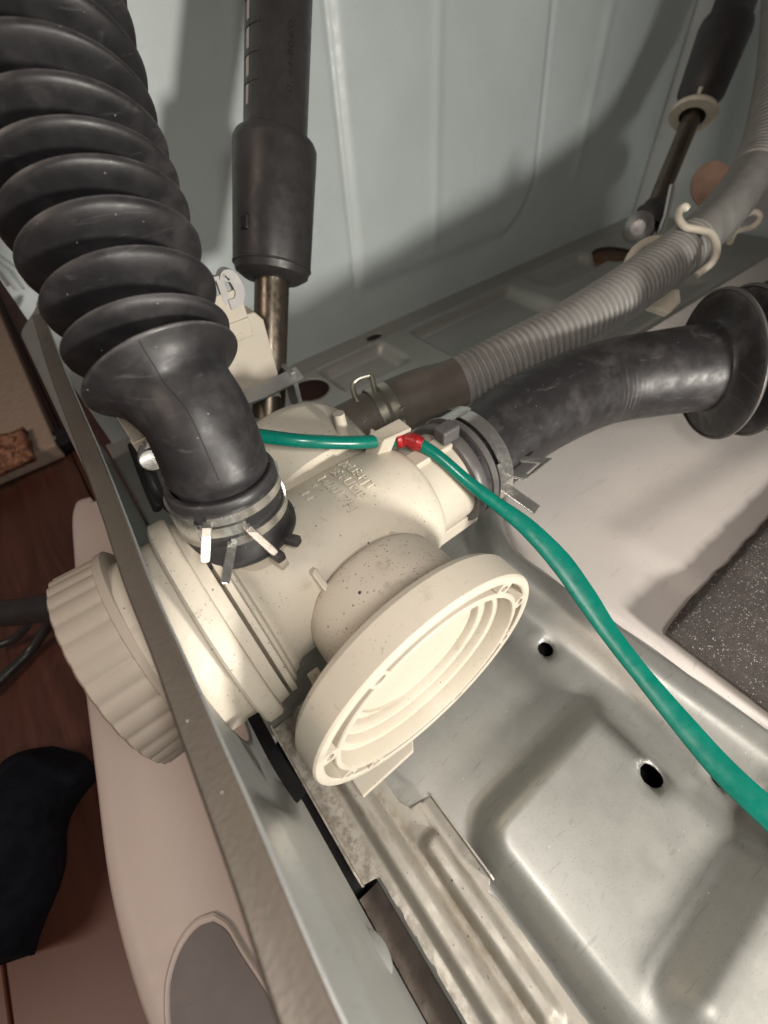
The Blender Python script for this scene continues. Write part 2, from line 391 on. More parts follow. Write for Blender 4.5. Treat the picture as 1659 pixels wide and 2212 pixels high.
mb = MB(); mb.grid([-26 + i * 1.0 for i in range(67)], [-.5 + j for j in range(46)], lambda y, z: (77 + .25 * math.sin(y * .35), y, z), holes=[(24.0, 3.6, 2.0, 2.0)])
ob('back_panel', mb, M['wall'], None, 'dark shadowed sheet metal back panel behind the right-hand damper', 'back panel', loc=(77, 20, 0))

# ---- base pan
RAISE = 1.35
def pan_z(x, y):
    z = 0.0
    # near plateau with a rounded corner at (4.3,-.4)
    px, py = x - 2.3, 1.1 - y; r = 2.1
    d = (min(px, py) if (px > r or py > r) else r - math.hypot(max(0, r - px), max(0, r - py))) if (px > 0 and py > 0) else min(px, py)
    dd = d if px > 0 and py > 0 else -1
    z += RAISE * sst(0, 1.4, dd) * (1 - sst(10.5, 12.6, x) * (1 - sst(-3, -6, y) * 0))
    z += 1.0 * sst(-6.2, -7.7, y) * sst(3.5, 5.5, x)
    # lip towards the white sheet; it swings to the right under the hose
    lx = 13.0 - .07 * min(0, y - 8) + (0 if y < 8 else .13 * (y - 8) ** 2)
    if y < 22: z += 1.15 * sst(lx - .5, lx + 1.3, x)
    else: z += 0
    if y < 22: z -= .75 * sst(lx + 2.1, lx + 2.7, x)
    # far side: raised field with troughs, falling to a channel at the wall
    far = sst(17.5, 19.5, y) if x > 13 else sst(15, 19, y)
    zf = .8 - .7 * sst(36.0, 37.6, y)
    for x0, x1, y0, y1 in ((17.3, 25.6, 30.6, 36.0), (28.6, 44.5, 27.5, 35.6), (47.5, 58.5, 31.0, 36.0), (14, 60, 19.5, 23.5)):
        s_ = 1.1 if y0 > 25 else .8
        zf -= (1.0 if y0 > 25 else .5) * sst(x0, x0 + s_, x) * (1 - sst(x1 - s_, x1, x)) * sst(y0, y0 + s_, y) * (1 - sst(y1 - s_, y1, y))
    z = lerp(z, zf, far)
    return z
def white_edge(y):
    lx = 13.0 - .07 * min(0, y - 8) + (0 if y < 8 else .13 * (y - 8) ** 2)
    return lx + 2.55
HOLES = [(12.2, 3.7, .42, .42), (10.45, -3.05, .48, .48), (13.4, -5.2, .48, .48), (15.3, 33.3, 1.75, 1.75), (60.3, 32.0, 2.6, 2.6), (26.2, 38.0, 1.0, .55)]
def keep_pan(x, y):
    if x < -1.15 and y < 9: return False
    return True
def pan_mat(x, y):
    return 0
def dimp(x, y):
    z = pan_z(x, y)
    for h in HOLES[:3]:
        d = math.hypot(x - h[0], y - h[1]); z -= .16 * math.exp(-((d - h[2]) / .22) ** 2)
    return (x, y, z)
xs = [-2.15 + i * .25 for i in range(155)] + [36.9 + i * .6 for i in range(67)]
ys = [-24 + j * .6 for j in range(20)] + [-12 + j * .25 for j in range(80)] + [8 + j * .5 for j in range(28)] + [22 + j * .25 for j in range(72)]
mb = MB(); mb.grid(xs, ys, dimp, HOLES, keep_pan)
bp = ob('base_pan', mb, M['galv'], None, 'galvanised pressed steel base pan with raised plateau and small round holes', 'base pan', smooth=60, loc=(0, 0, 0), solid=.10, soff=-1)
# painted white sheet lying in the pan behind the lip, with steps
def white_z(x, y):
    z = .62
    z += .30 * sst(7.5, 4.5, y + (x - 20) * .12) * sst(20, 22, x)
    z += .35 * sst(16.5, 18.5, y)
    return z
mb = MB(); N1, N2 = 90, 90; vs = []; fs = []
for i in range(N1 + 1):
    y = lerp(-24, 18.2, i / N1); e = white_edge(y) if y < 15.2 else white_edge(15.2) + (y - 15.2) * .6
    for j in range(N2 + 1):
        x = e + (76 - e) * (j / N2) ** 1.6; vs.append((x, y, white_z(x, y) - .25 * (1 - sst(0, .5, x - e))))
for i in range(N1):
    for j in range(N2): a = i * (N2 + 1) + j; fs.append((a, a + 1, a + N2 + 2, a + N2 + 1))
mb.add(vs, fs); ob('white_plate', mb, M['white'], bp, label='scuffed off-white painted plate of the pan', smooth=60)
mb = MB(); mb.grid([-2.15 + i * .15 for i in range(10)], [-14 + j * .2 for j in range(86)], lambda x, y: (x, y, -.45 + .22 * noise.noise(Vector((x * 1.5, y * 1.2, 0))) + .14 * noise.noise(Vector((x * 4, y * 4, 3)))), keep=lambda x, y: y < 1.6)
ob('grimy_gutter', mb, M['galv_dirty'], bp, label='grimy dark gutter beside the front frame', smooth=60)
# bitumen pad
mb = MB(); P0 = [(17.9, .1), (17.9, -26), (76, -26), (76, .3)]
xs = [17.05 + .35 * i for i in range(100)]; ys = [.1 - .35 * j for j in range(60)]
def pad(x, y):
    e = min(x - 17.05, .1 - y); return (x + .04 * noise.noise(Vector((y * 2, x, 1))), y + .04 * noise.noise(Vector((x * 2, y, 5))), 1.10 - .12 * (1 - sst(0, .3, e)) + .07 * noise.noise(Vector((x * 2.3, y * 2.3, 0))) + .06 * noise.noise(Vector((x * .7, y * .7, 3))))
mb.grid(xs, ys, pad); pad_mb = mb
tr = MB(); tr.box((6, -4, -2.6), (17, 44, .2)); ob('void_shade_sheet', tr, M['black'], bp, smooth=0)  # black sheet added below the pan, stands in for the unlit void
ob('bitumen_pad', pad_mb, M['foam'], None, 'black sparkling granular sound-deadening pad on the white plate', 'pad', smooth=60, loc=(17.9, .1, 1.0), solid=.6, soff=-1)

# ================================================================== FRONT FRAME
RIM = [(92, 672), (140, 800), (215, 975), (268, 1110), (322, 1255), (392, 1412), (462, 1570), (548, 1765), (622, 1940), (700, 2120), (742, 2212), (830, 2400)]
RL = [(66, 682), (100, 800), (168, 985), (212, 1110), (258, 1255), (318, 1412), (372, 1570), (440, 1765), (500, 1940), (556, 2120), (585, 2212), (640, 2400)]
RZ = 13.0
ff = thing('front_frame', 'dull grey steel front frame bar running up the left side, silver inside', 'frame', (-2.3, 5, 0))
Rr = spline([at(*p, z=RZ) for p in RIM], 6); Rl = spline([at(*p, z=RZ) for p in RL], 6); K = len(Rr)
def rim_r(y):
    pts = sorted((p.y, p.x) for p in Rr); return interp(pts, y)
mb = MB(); vs = []; sec = 9
for a, b in zip(Rl, Rr):
    w = (b - a)
    prof = [(0, -2.5), (0.0, -.5), (.02, -.22), (.08, -.06), (.16, 0), (.30, -.03), (.5, -.05), (.75, -.045), (.93, -.03), (1.0, -.12)]
    for u, h in prof: vs.append(a + w * u + EZ * h)
n_ = 10
fs = [(i * n_ + j, i * n_ + j + 1, (i + 1) * n_ + j + 1, (i + 1) * n_ + j) for i in range(K - 1) for j in range(n_ - 1)]
mb.add(vs, fs); ob('flange', mb, M['flange'], ff, label='dull worn flange along the top of the frame', smooth=35)
# inner wall of the frame with the round pump opening
PY, PZ = 12.0, 7.45                                        # pump axis
def fw(y, z):
    top = rim_r(y); t = sst(13, 1.0, z); x = lerp(top, -2.32, sst(12.95, 11.2, z))
    b = .40 * sst(5.6, 4.3, y + (z - 6) * .30 + .25 * math.sin(z * 1.1)) * sst(12.6, 10.5, z) * sst(1.0, 3.4, z)
    return (x + b, y, z)
ys = [-14 + j * .22 for j in range(232)]; zs = [.4 + k * .212 for k in range(60)]
def keep_fw(y, z):
    if 3.2 < y < 7.3 and z < interp([(3.2, -.5), (3.5, .4), (4.1, 2.1), (5.4, 2.4), (6.75, 1.2), (7.3, .3)], y): return False
    return True
mb = MB(); mb.grid(ys, zs, fw, [(PY, PZ, 4.75, 4.75)], keep_fw)
ob('inner_sheet', mb, M['galv_front'], ff, label='silver galvanised inner sheet with a round opening', smooth=60, solid=.09)
# torn bright tab, bottom dimple
c = at(588, 1612, X=-2.0); mb = MB()
for k in range(5):
    a = random.uniform(0, 6.28); mb.box(c + Vector((random.uniform(-.05, .12), random.uniform(-.22, .22), random.uniform(-.25, .25))), (.10, random.uniform(.12, .3), random.uniform(.15, .35)), frame((math.cos(a), math.sin(a), .6)))
ob('bent_tab', mb, M['chrome'], ff, label='small bright torn tab on the edge of the sheet', bevel=.02, smooth=0)
mb = MB(); c = at(815, 2058, X=-1.95); mb.lathe([(.66 * math.cos(a), .22 * math.sin(a)) for a in [k * PI / 20 for k in range(11)]], c, (1, 0, .3), 40); ob('dimple', mb, M['galv_front'], ff)
mb = MB()
Pd = [at(548, 1548, X=-1.55), at(597, 1640, X=-1.55), at(650, 1722, X=-1.55)]
mb.strip(spline(Pd, 4), Vector((.15, 0, 1)), .42, .2); ob('dark_channel', mb, M['void'], ff, label='black rubber strip along the foot of the sheet')

# ---- white plinth outside
PL = [(190, 1068), (160, 1080), (148, 1115), (152, 1210), (162, 1370), (175, 1500), (195, 1680), (215, 1860), (238, 1990), (275, 2130), (312, 2240), (380, 2420)]
pl = thing('plinth', 'smooth off-white plastic plinth outside the front frame', 'plinth', at(160, 1370, z=-.5))
outl = spline([at(*p, z=-.5) for p in PL], 5); mb = MB(); vs = []
prof = [(-.9, -5.2), (-.15, -2.2), (0.0, -.9), (.10, -.35), (.35, -.06), (.8, 0.0), (2.0, .06)]
inner = Vector((-2.7, 0, 0)); npf = len(prof) + 5
for i, p in enumerate(outl):
    t = (outl[min(i + 1, len(outl) - 1)] - outl[max(i - 1, 0)]).normalized(); nin = Vector((-t.y, t.x, 0))
    if nin.x < 0 and i > 4: nin = -nin
    if i <= 4: nin = (Vector((-4.5, 30.5, -.5)) - p).normalized()
    for u, h in prof: vs.append(p + nin * (-(-u)) + EZ * h)
    q = p + nin * 2.0
    for k in range(1, 6): vs.append(q.lerp(Vector((-2.75, q.y, q.z)), k / 5) + EZ * (.06 + .10 * math.sin(k / 5 * PI)))
fs = [(i * npf + j, i * npf + j + 1, (i + 1) * npf + j + 1, (i + 1) * npf + j) for i in range(len(outl) - 1) for j in range(npf - 1)]
mb.add(vs, fs); ob('shell', mb, M['plinth'], pl, smooth=70)
RC = [(460, 1990), (425, 2005), (392, 2050), (372, 2110), (368, 2160), (372, 2230), (390, 2330), (640, 2330), (600, 2190), (520, 2060), (490, 2010)]
rc = [at(*p, z=-.22) for p in RC]; mb = MB(); cen = sum(rc, Vector()) / len(rc); rr = spline(rc + [rc[0]], 4)[:-1]; n_ = len(rr); vs = []
for k, (sc_, h) in enumerate(((1.16, .0), (1.10, .10), (1.02, .06), (.97, -.10))):
    for p in rr: vs.append(cen + (p - cen) * sc_ + EZ * h)
fs = [(k * n_ + j, k * n_ + (j + 1) % n_, (k + 1) * n_ + (j + 1) % n_, (k + 1) * n_ + j) for k in range(3) for j in range(n_)]
mb.add(vs, fs, 0); ob('recess_rim', mb, M['plinth'], pl, smooth=60)
mb = MB(); mb.add([cen + (p - cen) * .99 + EZ * .05 for p in rr], [tuple(range(n_))]); ob('recess', mb, M['recess'], pl, label='dark grey recessed panel in the plinth', smooth=0)

# ================================================================== DRAIN PUMP
dp = thing('drain_pump', 'cream plastic drain pump with a round slotted end disc, speckled with dirt', 'drain pump', (4, 12, 1.2))
A0 = Vector((0, PY, PZ))
def xl(prof): return [(r, x) for x, r in prof]
mb = MB(); mb.lathe(xl([(-.15, 3.6), (.0, 4.25), (.22, 4.28), (.30, 4.0), (.42, 3.95), (.52, 3.72), (.7, 3.66), (.82, 3.5), (1.1, 3.38), (1.8, 3.33), (4.5, 3.28), (7.6, 3.20), (8.6, 3.12), (9.2, 2.98), (9.5, 2.78), (9.62, 2.5), (9.62, 1.5)]), A0, EX, 96)
def on_cyl(px, py, r=3.27):
    d = ray(px, py); oy, oz = -PY, H - PZ; a = d.y ** 2 + d.z ** 2; b = 2 * (oy * d.y + oz * d.z); c = oy * oy + oz * oz - r * r
    return d * ((-b - math.sqrt(max(0, b * b - 4 * a * c))) / (2 * a)) + Vector((0, 0, H))
body = ob('body', mb, M['cream'], dp, smooth=38)
mb = MB(); mb.lathe(xl([(-1.35, 3.9), (-1.35, 4.6), (-1.25, 4.71), (-.75, 4.71), (-.62, 4.61), (-.58, 4.35), (-.15, 4.30), (-.15, 3.5)]), A0, EX, 96); ob('flange_ring', mb, M['cream'], dp, label='broad ring flange at the front end', smooth=38)
mb = MB(); mb.lathe(xl([(-3.15, 3.8), (-3.15, 4.05), (-1.5, 4.12), (-1.3, 4.0)]), A0, EX, 80); ob('filter_housing', mb, M['cream'], dp, smooth=38)
# filter cap: fluted
mb = MB(); vs = []; n_ = 320
def flute(t, r): return r + .085 * abs(math.sin(t * 17)) ** .7 - .06
rows = [(-3.5, 4.0, 0), (-3.52, 4.20, 1), (-5.05, 4.22, 1), (-5.15, 4.05, 1), (-5.2, 3.7, .4), (-5.2, 0.01, 0)]; C0 = Vector((0, 12.75, 7.25))
for x, r, w in rows:
    for j in range(n_):
        t = 2 * PI * j / n_; q = lerp(r, flute(t, r), w); vs.append(C0 + Vector((x, q * math.cos(t), q * math.sin(t))))
mb.add(vs, [(i * n_ + j, i * n_ + (j + 1) % n_, (i + 1) * n_ + (j + 1) % n_, (i + 1) * n_ + j) for i in range(len(rows) - 1) for j in range(n_)])
cap = ob('filter_cap', mb, M['cap'], dp, label='fluted round filter cap poking out through the front', smooth=45)
mb = MB(); mb.lathe(xl([(-3.55, 3.5), (-3.55, 4.15), (-3.48, 4.30), (-3.2, 4.32), (-3.1, 4.2), (-3.1, 3.5)]), C0, EX, 80); ob('cap_collar', mb, M['cap'], cap)
# outlet stub to the right hose
mb = MB(); mb.lathe(xl([(8.9, 2.42), (11.2, 2.42), (13.0, 2.40), (13.1, 2.2)]), A0, EX, 72)
mb.box(A0 + Vector((10.9, -1.55, -1.9)), (3.4, 1.1, .9)); mb.box(A0 + Vector((10.7, -.2, 2.45)), (3.0, .9, .35)); 
ob('outlet_stub', mb, M['cream_clean'], dp, label='cleaner cream stub the right-hand hose slips over', smooth=38, bevel=.06)
# neck and end disc, axis towards the camera side
DC = Vector((4.25, 4.25, 7.4)); NY = Vector((0, -1, 0))
def yl(prof): return [(r, -y) for y, r in prof]            # y measured away from the face
nk = MB(); nk.lathe([(r, -h) for h, r in [(1.2, 3.36), (2.2, 3.33), (4.0, 3.27), (4.45, 3.2), (4.75, 3.02), (4.92, 2.65), (5.0, 1.5), (5.0, .01)]], DC + Vector((.65, 0, -.05)), NY, 80)
ob('neck', nk, M['cream_dirty'], dp, smooth=40)
ds = MB(); R0 = 5.12
prof = [(3.3, 1.5), (4.75, 1.48), (5.0, 1.38), (R0 + .02, 1.15), (R0, .10), (R0 - .06, .02), (R0 - .14, 0), (4.80, 0), (4.74, .05), (4.72, .95), (4.36, .95), (4.34, .05), (4.30, 0), (4.14, 0), (4.10, .06), (4.06, .62), (3.98, .66), (3.74, .64), (3.70, .70), (3.67, .98), (3.60, 1.02), (3.30, 1.0), (3.26, 1.06), (3.24, 1.30), (3.1, 1.34), (.01, 1.34)]
ds.lathe([(r, -h) for r, h in prof], DC, NY, 128)
disc = ob('end_disc', ds, M['cream_disc'], dp, label='big round end disc with concentric steps and slots', smooth=32)
def dpt(ang, r, h=0.): return DC + Vector((math.cos(ang) * r, h, math.sin(ang) * r))
for ang in (12, 47, 118, 163, 205, 228, 290, 336):
    a = math.radians(ang); b = MB(); u = Vector((math.cos(a), 0, math.sin(a))); w = Vector((-math.sin(a), 0, math.cos(a)))
    # block with a tapered round hole
    n_ = 20; vs = []
    for hh, rad in ((0.005, 0), (0.005, 1), (.9, 1)):
        for j in range(n_):
            t = 2 * PI * j / n_; ct, st = math.cos(t), math.sin(t)
            if rad == 0: m_ = max(abs(ct), abs(st)); x, y = .25 * ct / m_, .34 * st / m_
            else: x, y = .13 * ct, .22 * st
            vs.append(DC + u * (4.55 + x) + w * y + EY * hh)
    o_ = len(vs)
    for j in range(n_):
        t = 2 * PI * j / n_; ct, st = math.cos(t), math.sin(t); m_ = max(abs(ct), abs(st)); vs.append(DC + u * (4.55 + .25 * ct / m_) + w * (.34 * st / m_) + EY * .95)
    b.add(vs, [(k * n_ + j, k * n_ + (j + 1) % n_, (k + 1) * n_ + (j + 1) % n_, (k + 1) * n_ + j) for k in range(2) for j in range(n_)] + [(j, (j + 1) % n_, o_ + (j + 1) % n_, o_ + j) for j in range(n_)])
    ob('screw_boss', b, M['cream_clean'], disc, smooth=30)
# foot under the disc
fb = MB(); fb.prism([(-1.6, -1.6), (1.2, -1.6), (2.6, .2), (-1.6, .9)], Vector((1.7, 5.6, 1.75)), EX, EY, EZ, .35); fb.prism([(-.6, 0), (1.8, 0), (1.8, 2.2), (-.2, .9)], Vector((1.6, 5.9, 2.05)), EX, EZ, EY, .8)
ob('foot', fb, M['cream_clean'], dp, smooth=0, bevel=.05)
fb = MB(); fb.box(DC + Vector((-3.25, 2.6, -1.2)), (.5, 1.6, 2.2)); ob('side_lug', fb, M['cream_dirty'], dp, bevel=.06, smooth=0)
# gusset fins between body and neck
for pa, pb, pc in (((668, 1226), (712, 1290), (708, 1262)), ((838, 1150), (898, 1180), (888, 1172))):
    A_ = on_cyl(*pa); B_ = on_cyl(*pb) + Vector((0, -.15, 0)); C_ = B_ + Vector((0, -.8, .45)); D_ = A_ + Vector((0, -.45, .3)); w_ = Vector((.13, .06, .0))
    g = MB(); lo = [A_ - EZ * .25 + EY * .2, D_, C_, B_ - EZ * .3]; g.add([p - w_ for p in lo] + [p + w_ for p in lo], [(3, 2, 1, 0), (4, 5, 6, 7), (0, 1, 5, 4), (1, 2, 6, 5), (2, 3, 7, 6), (3, 0, 4, 7)]); ob('gusset', g, M['cream'], dp, smooth=0, bevel=.05)
# hose inlet under the left hose
base_guess = Vector((1.6, 12.35, 10.75)); ib = MB(); ib.lathe([(1.6, -2.2), (1.75, -1.0), (1.75, .8), (1.7, 1.0), (1.7, 1.3)], (base_guess), (0, .05, 1), 48); ob('inlet_stub', ib, M['cream_clean'], dp)
ib = MB(); q = at(592, 1205, z=10.75); ib.box(q, (.34, 1.1, .3), (Vector((.9, .35, 0)).normalized(), Vector((-.35, .9, .2)).normalized(), EZ)); ob('locating_rib', ib, M['cream_clean'], dp, smooth=0, bevel=.04)
# rear motor dome
md = MB(); mc = at(628, 985, Y=17.2); mdir = Vector((-.05, 1, .15))
md.lathe([(2.2, -5.0), (2.4, -2.8), (4.2, -2.6),  (4.35, .4), (4.25, .9), (3.95, 1.25), (3.2, 1.45), (2.2, 1.5), (2.1, 1.9), (.01, 2.0)], mc + Vector((0, 0, -1.7)), mdir, 80)
mot = ob('motor_dome', md, M['cream'], dp, label='domed motor cover behind the green wire', smooth=35)
# wire hook and peg
def hexa(mb, P):
    mb.add(P, [(3, 2, 1, 0), (4, 5, 6, 7), (0, 1, 5, 4), (1, 2, 6, 5), (2, 3, 7, 6), (3, 0, 4, 7)])
hk = MB(); dn = Vector((.05, .1, -.28))
T_ = [at(800, 936, z=11.3), at(829, 951, z=11.3), at(889, 925, z=11.35), at(862, 904, z=11.4)]; hexa(hk, [p + dn for p in T_] + T_)
B_ = [at(789, 977, z=10.2), at(811, 994, z=10.2)]; bk = Vector((.25, .3, 0))
hexa(hk, [B_[0], B_[1], B_[1] + bk, B_[0] + bk, T_[0] + EZ * .01, T_[1] + EZ * .01, T_[1] + bk, T_[0] + bk])
B2 = [B_[1], at(842, 982, z=10.2)]; U2 = [T_[1], at(858, 941, z=11.2)]
hexa(hk, [B2[0], B2[1], B2[1] + bk * .7, B2[0] + bk * .7, U2[0], U2[1], U2[1] + bk * .7, U2[0] + bk * .7])
ob('wire_hook', hk, M['cream_clean'], dp, label='cream hook holding down the green wire', smooth=0, bevel=.04)
pg = MB(); q = at(752, 975, z=9.7); pg.tube([q, q + Vector((0, .2, 1.1)), q + Vector((0, .3, 2.1))], lambda i: (.30, .30, .27)[i], 14); ob('peg', pg, M['cream_clean'], dp)
pg = MB(); q = at(600, 1035, z=9.0)
# moulded lettering, wraps the top of the body
def on_body(X0, a0):
    def f(u, v, h):
        a = a0 - u / 3.28; r = 3.275 + h; return Vector((X0 + v, PY + r * math.sin(a), PZ + r * math.cos(a)))
    return f
lt = MB()
for txt, px, sz in (('APLE-PJT', (797, 1062), .64), ('SE PUMP', (776, 1083), .64), ('1-02017H', (752, 1108), .64), ('<', (676, 1056), .42), ('1-1', (664, 1082), .52)):
    p = on_cyl(*px); ln = max(v.x for v in text_mesh(txt, sz)[0]); raised_text(lt, txt, sz, on_body(p.x, math.atan2(p.y - PY, p.z - PZ) + ln / 3.28), .085)
ob('lettering', lt, M['cream'], body, label='moulded raised part lettering', smooth=0)

# ================================================================== LEFT BELLOWS HOSE
lh = thing('bellows_hose', 'thick black rubber bellows hose rising up the left side from the pump', 'hose', (1.6, 13, 10.2))
HP = spline([(1.6, 12.43, 11.33), (1.67, 12.45, 12.27), (1.74, 12.58, 13.18), (1.85, 12.84, 14.04), (1.97, 13.24, 14.8), (2.06, 13.79, 15.43), (1.99, 14.54, 15.99), (1.98, 15.28, 16.55), (2.1, 16.01, 17.14), (2.26, 16.73, 17.73), (2.4, 17.44, 18.33), (2.53, 18.14, 18.96), (2.67, 18.82, 19.59), (2.81, 19.49, 20.24), (2.98, 20.14, 20.91), (3.18, 20.78, 21.58), (3.38, 21.44, 22.25), (3.65, 22.08, 22.92), (3.92, 22.71, 23.6), (4.18, 23.36, 24.28), (4.43, 23.99, 24.96), (4.79, 24.62, 25.64)], 14); HP, HL = resample(HP, .056)
def arc_near(P, q):
    return min(range(len(P)), key=lambda i: (P[i] - q).length)
# one entry per fold crest, from the neck upwards
crest = [arc_near(HP, at(*p, d=d)) for p, d in [((358, 806), 14.73), ((328, 742), 14.73), ((292, 652), 14.73), ((252, 562), 14.68), ((220, 485), 14.6), ((190, 412), 14.49), ((162, 335), 14.4), ((132, 248), 14.31), ((106, 150), 14.21), ((78, 50), 14.12), ((45, -60), 14.03)]]
i0 = crest[0]
def hose_r_(i):
    if i < i0:
        t = (i0 - i) * .06
        r = 1.84 + .93 * math.exp(-(max(0, t - .06) / .46) ** 1.15)
        if i < 46: r = lerp(1.7, r, sst(38, 45, i))
        return r
    k = 0
    while k < len(crest) - 1 and crest[k + 1] <= i: k += 1
    u = min(1.0, (i - crest[k]) / max(1, crest[k + 1] - crest[k])) if k < len(crest) - 1 else min(1, (i - crest[-1]) / 30.)
    rc = lerp(2.77, 3.10, sst(0, 5, k + u)); w = .30
    v = (u / w) if u < w else (1 - u) / (1 - w)                    # 0 at a crest, 1 in the valley
    return rc - (rc - 1.5) * sst(0, 1, v) ** .8 if u < w else rc - .22 * v - (rc - 1.72) * sst(.16, .92, v)
def hose_r(i): return 0.932 * hose_r_(i)
mb = MB(); mb.tube(HP[3:], lambda i: hose_r(i + 3), 72, caps=True); ob('bellows', mb, M['rubber'], lh, smooth=70)
ax = Vector((.07, .12, 1)).normalized(); base = HP[0]
mb = MB(); mb.lathe([(1.49, -0.39), (1.99, -0.39), (2.12, -0.26), (2.12, -0.04), (1.98, 0.13), (1.9, 0.34), (1.89, 1.86), (1.92, 1.98), (1.91, 2.26), (1.86, 2.37), (1.79, 2.4), (1.68, 2.39)], base, ax, 80); ob('end_collar', mb, M['rubber'], lh, label='thick rolled collar on the pump end', smooth=50)
# camera-facing direction round the collar
toc = (Vector((0, 0, H)) - base); toc = (toc - ax * toc.dot(ax)).normalized(); side = ax.cross(toc)
def col_pt(deg, r, h):
    a = math.radians(deg); return base + ax * h + (toc * math.cos(a) + side * math.sin(a)) * r
for dg in (20, 41):
    n_ = (col_pt(dg, 1, 0) - base).normalized(); mb = MB(); mb.box(col_pt(dg, 2.28, -.24), (.62, .36, .34), (n_, ax.cross(n_), ax)); ob('locating_tab', mb, M['rubber'], lh, bevel=.06, smooth=0)
# mould seam line
sm = []
for i in range(48, i0 + 8, 3):
    t = (HP[min(i + 1, len(HP) - 1)] - HP[i - 1]).normalized(); d = (Vector((0, 0, H)) - HP[i]); d = (d - t * d.dot(t)).normalized(); s_ = t.cross(d)
    a = math.radians(-4 + 2 * math.sin(i * .06)); sm.append(HP[i] + (d * math.cos(a) + s_ * math.sin(a)) * (hose_r(i) - .008))
mb = MB(); mb.tube(sm, .018, 6); ob('mould_seam', mb, M['black'], lh)

# ---- spring clamp on the left hose
def ring_pts(c, ax_, u, r, a0, a1, n, tilt=0.):
    a_ = Vector(ax_).normalized(); u = (Vector(u) - a_ * Vector(u).dot(a_)).normalized(); w = a_.cross(u)
    return [c + (u * math.cos(t) + w * math.sin(t)) * r + a_ * tilt * math.sin(t) for t in [math.radians(a0 + (a1 - a0) * k / n) for k in range(n + 1)]]
def clampring(mb, c, ax_, u, r, a0, a1, width, th=.09, n=48, h=0.):
    P = ring_pts(Vector(c) + Vector(ax_).normalized() * h, ax_, u, r, a0, a1, n); cc = Vector(c) + Vector(ax_).normalized() * h
    mb.strip(P, [(p - cc) for p in P], width, th); return P
CL = thing('hose_clamp', 'shiny silver spring clamp gripping the collar of the left bellows hose', 'hose clamp', base + ax * 1.2, 'spring clamps on the hoses')
mb = MB(); Rk = 1.955
Pu = clampring(mb, base, ax, toc, Rk, -27, 100, .34, h=1.82)          # upper arm, right half
Pl_ = clampring(mb, base, ax, toc, Rk, -13, 100, .34, h=.84)        # lower arm
clampring(mb, base, ax, toc, Rk + .01, 98, 318, 1.30, h=1.33)         # full width band round the back
clampring(mb, base, ax, toc, Rk - .03, 314, 366, .40, h=1.33, n=16)        # tongue through the window
clampring(mb, base, ax, toc, Rk + .02, 88, 100, 1.30, h=1.33, n=6)
ob('band', mb, M['spring'], CL, smooth=35)
def leg(p0, p1, w):
    mb = MB(); p0 = Vector(p0); p1 = Vector(p1); d = (p1 - p0); out = (p0 - base); out = (out - ax * out.dot(ax)).normalized()
    P = [p0 - out * .03, p0 + out * .10 + d * .10] + [p0 + d * t + out * .12 for t in (.3, .6, .85, .96, 1.0)]
    mb.strip(P, (out + Vector((0, 0, .3))), lambda i: w * (1, 1, 1, 1, 1, .85, .55)[i], .09); ob('leg', mb, M['spring'], CL, bevel=.02, smooth=0)
dpl = 14.1
leg(Pu[0], at(446, 1210, d=dpl), .30); leg(Pl_[0], at(486, 1256, d=dpl + .1), .30); leg(col_pt(5, Rk, 1.33), at(594, 1192, d=14.5), .26)

# small connector and bolt behind the hose
cn = thing('wire_connector', 'small white plastic plug with a red wire in the gap behind the bellows hose', 'connector', at(280, 920, Y=19))
mb = MB(); q = at(283, 915, Y=19); mb.box(q, (.7, .6, 1.3)); mb.box(q + Vector((.1, -.2, -.9)), (1.0, .4, .5)); ob('plug', mb, M['white_plastic'], cn, bevel=.05, smooth=0)
mb = MB(); mb.tube(spline([at(215, 862, Y=19.5), at(250, 872, Y=19), at(272, 895, Y=19)], 5), .16, 10); ob('red_wire', mb, M['red'], cn)
bo = MB(); q = at(328, 985, Y=16.8); bo.lathe([(.01, .5), (.42, .5), (.5, .4), (.5, -.4), (.3, -.5), (.3, -1.6)], q, (-.2, -1, .3), 24); ob('bolt', bo, M['chrome'], None, 'small shiny round bolt head behind the smooth end of the bellows hose', 'bolt', loc=q)
wr = MB(); wr.tube(spline([at(300, 930, Y=20), at(322, 1020, Y=18), at(350, 1075, Y=17), at(400, 1120, Y=15.5)], 6), .28, 10); wr.tube(spline([at(285, 960, Y=21), at(318, 1050, Y=19), at(340, 1100, Y=17.5)], 6), .2, 10)
ob('wire_bundle', wr, M['black_plastic'], None, 'thin black wires in the dark gap left of the pump', 'wires', loc=at(318, 1050, Y=19))

# ================================================================== RIGHT HOSE
rh = thing('outlet_hose', 'smooth fat black rubber hose running right from the pump into ribbed discs', 'hose', (14, 12, 7.4))
P = spline([(11.9, PY, PZ), (13.6, PY, PZ), (15.5, PY, PZ + .02), at(1150, 895, d=25.6), at(1290, 833, d=27), at(1420, 808, d=27), at(1545, 792, d=26.6), at(1612, 783, d=26.4), at(1700, 766, d=26.0), at(1800, 745, d=25.8), at(1930, 705, d=25.6), at(2080, 640, d=25.6)], 10); P, L = resample(P, .06)
kd = arc_near(P, at(1545, 792, d=26.6)); k2 = arc_near(P, at(1605, 783, d=26.4)); pit = k2 - kd
def rr_(i):
    if i < 15: return 2.62
    if i < kd - 7: return lerp(2.42, 2.55, i / kd) 
    u = (i - kd) / pit
    if u < 0: return lerp(2.6, 4.28, max(0, 1 + (i - kd) / 7) ** 2)
    f = abs((u % 1) - .5) * 2; return 2.7 + 1.6 * f ** 5
mb = MB(); mb.tube(P, rr_, 72); ob('tube', mb, M['rubber2'], rh, smooth=50)
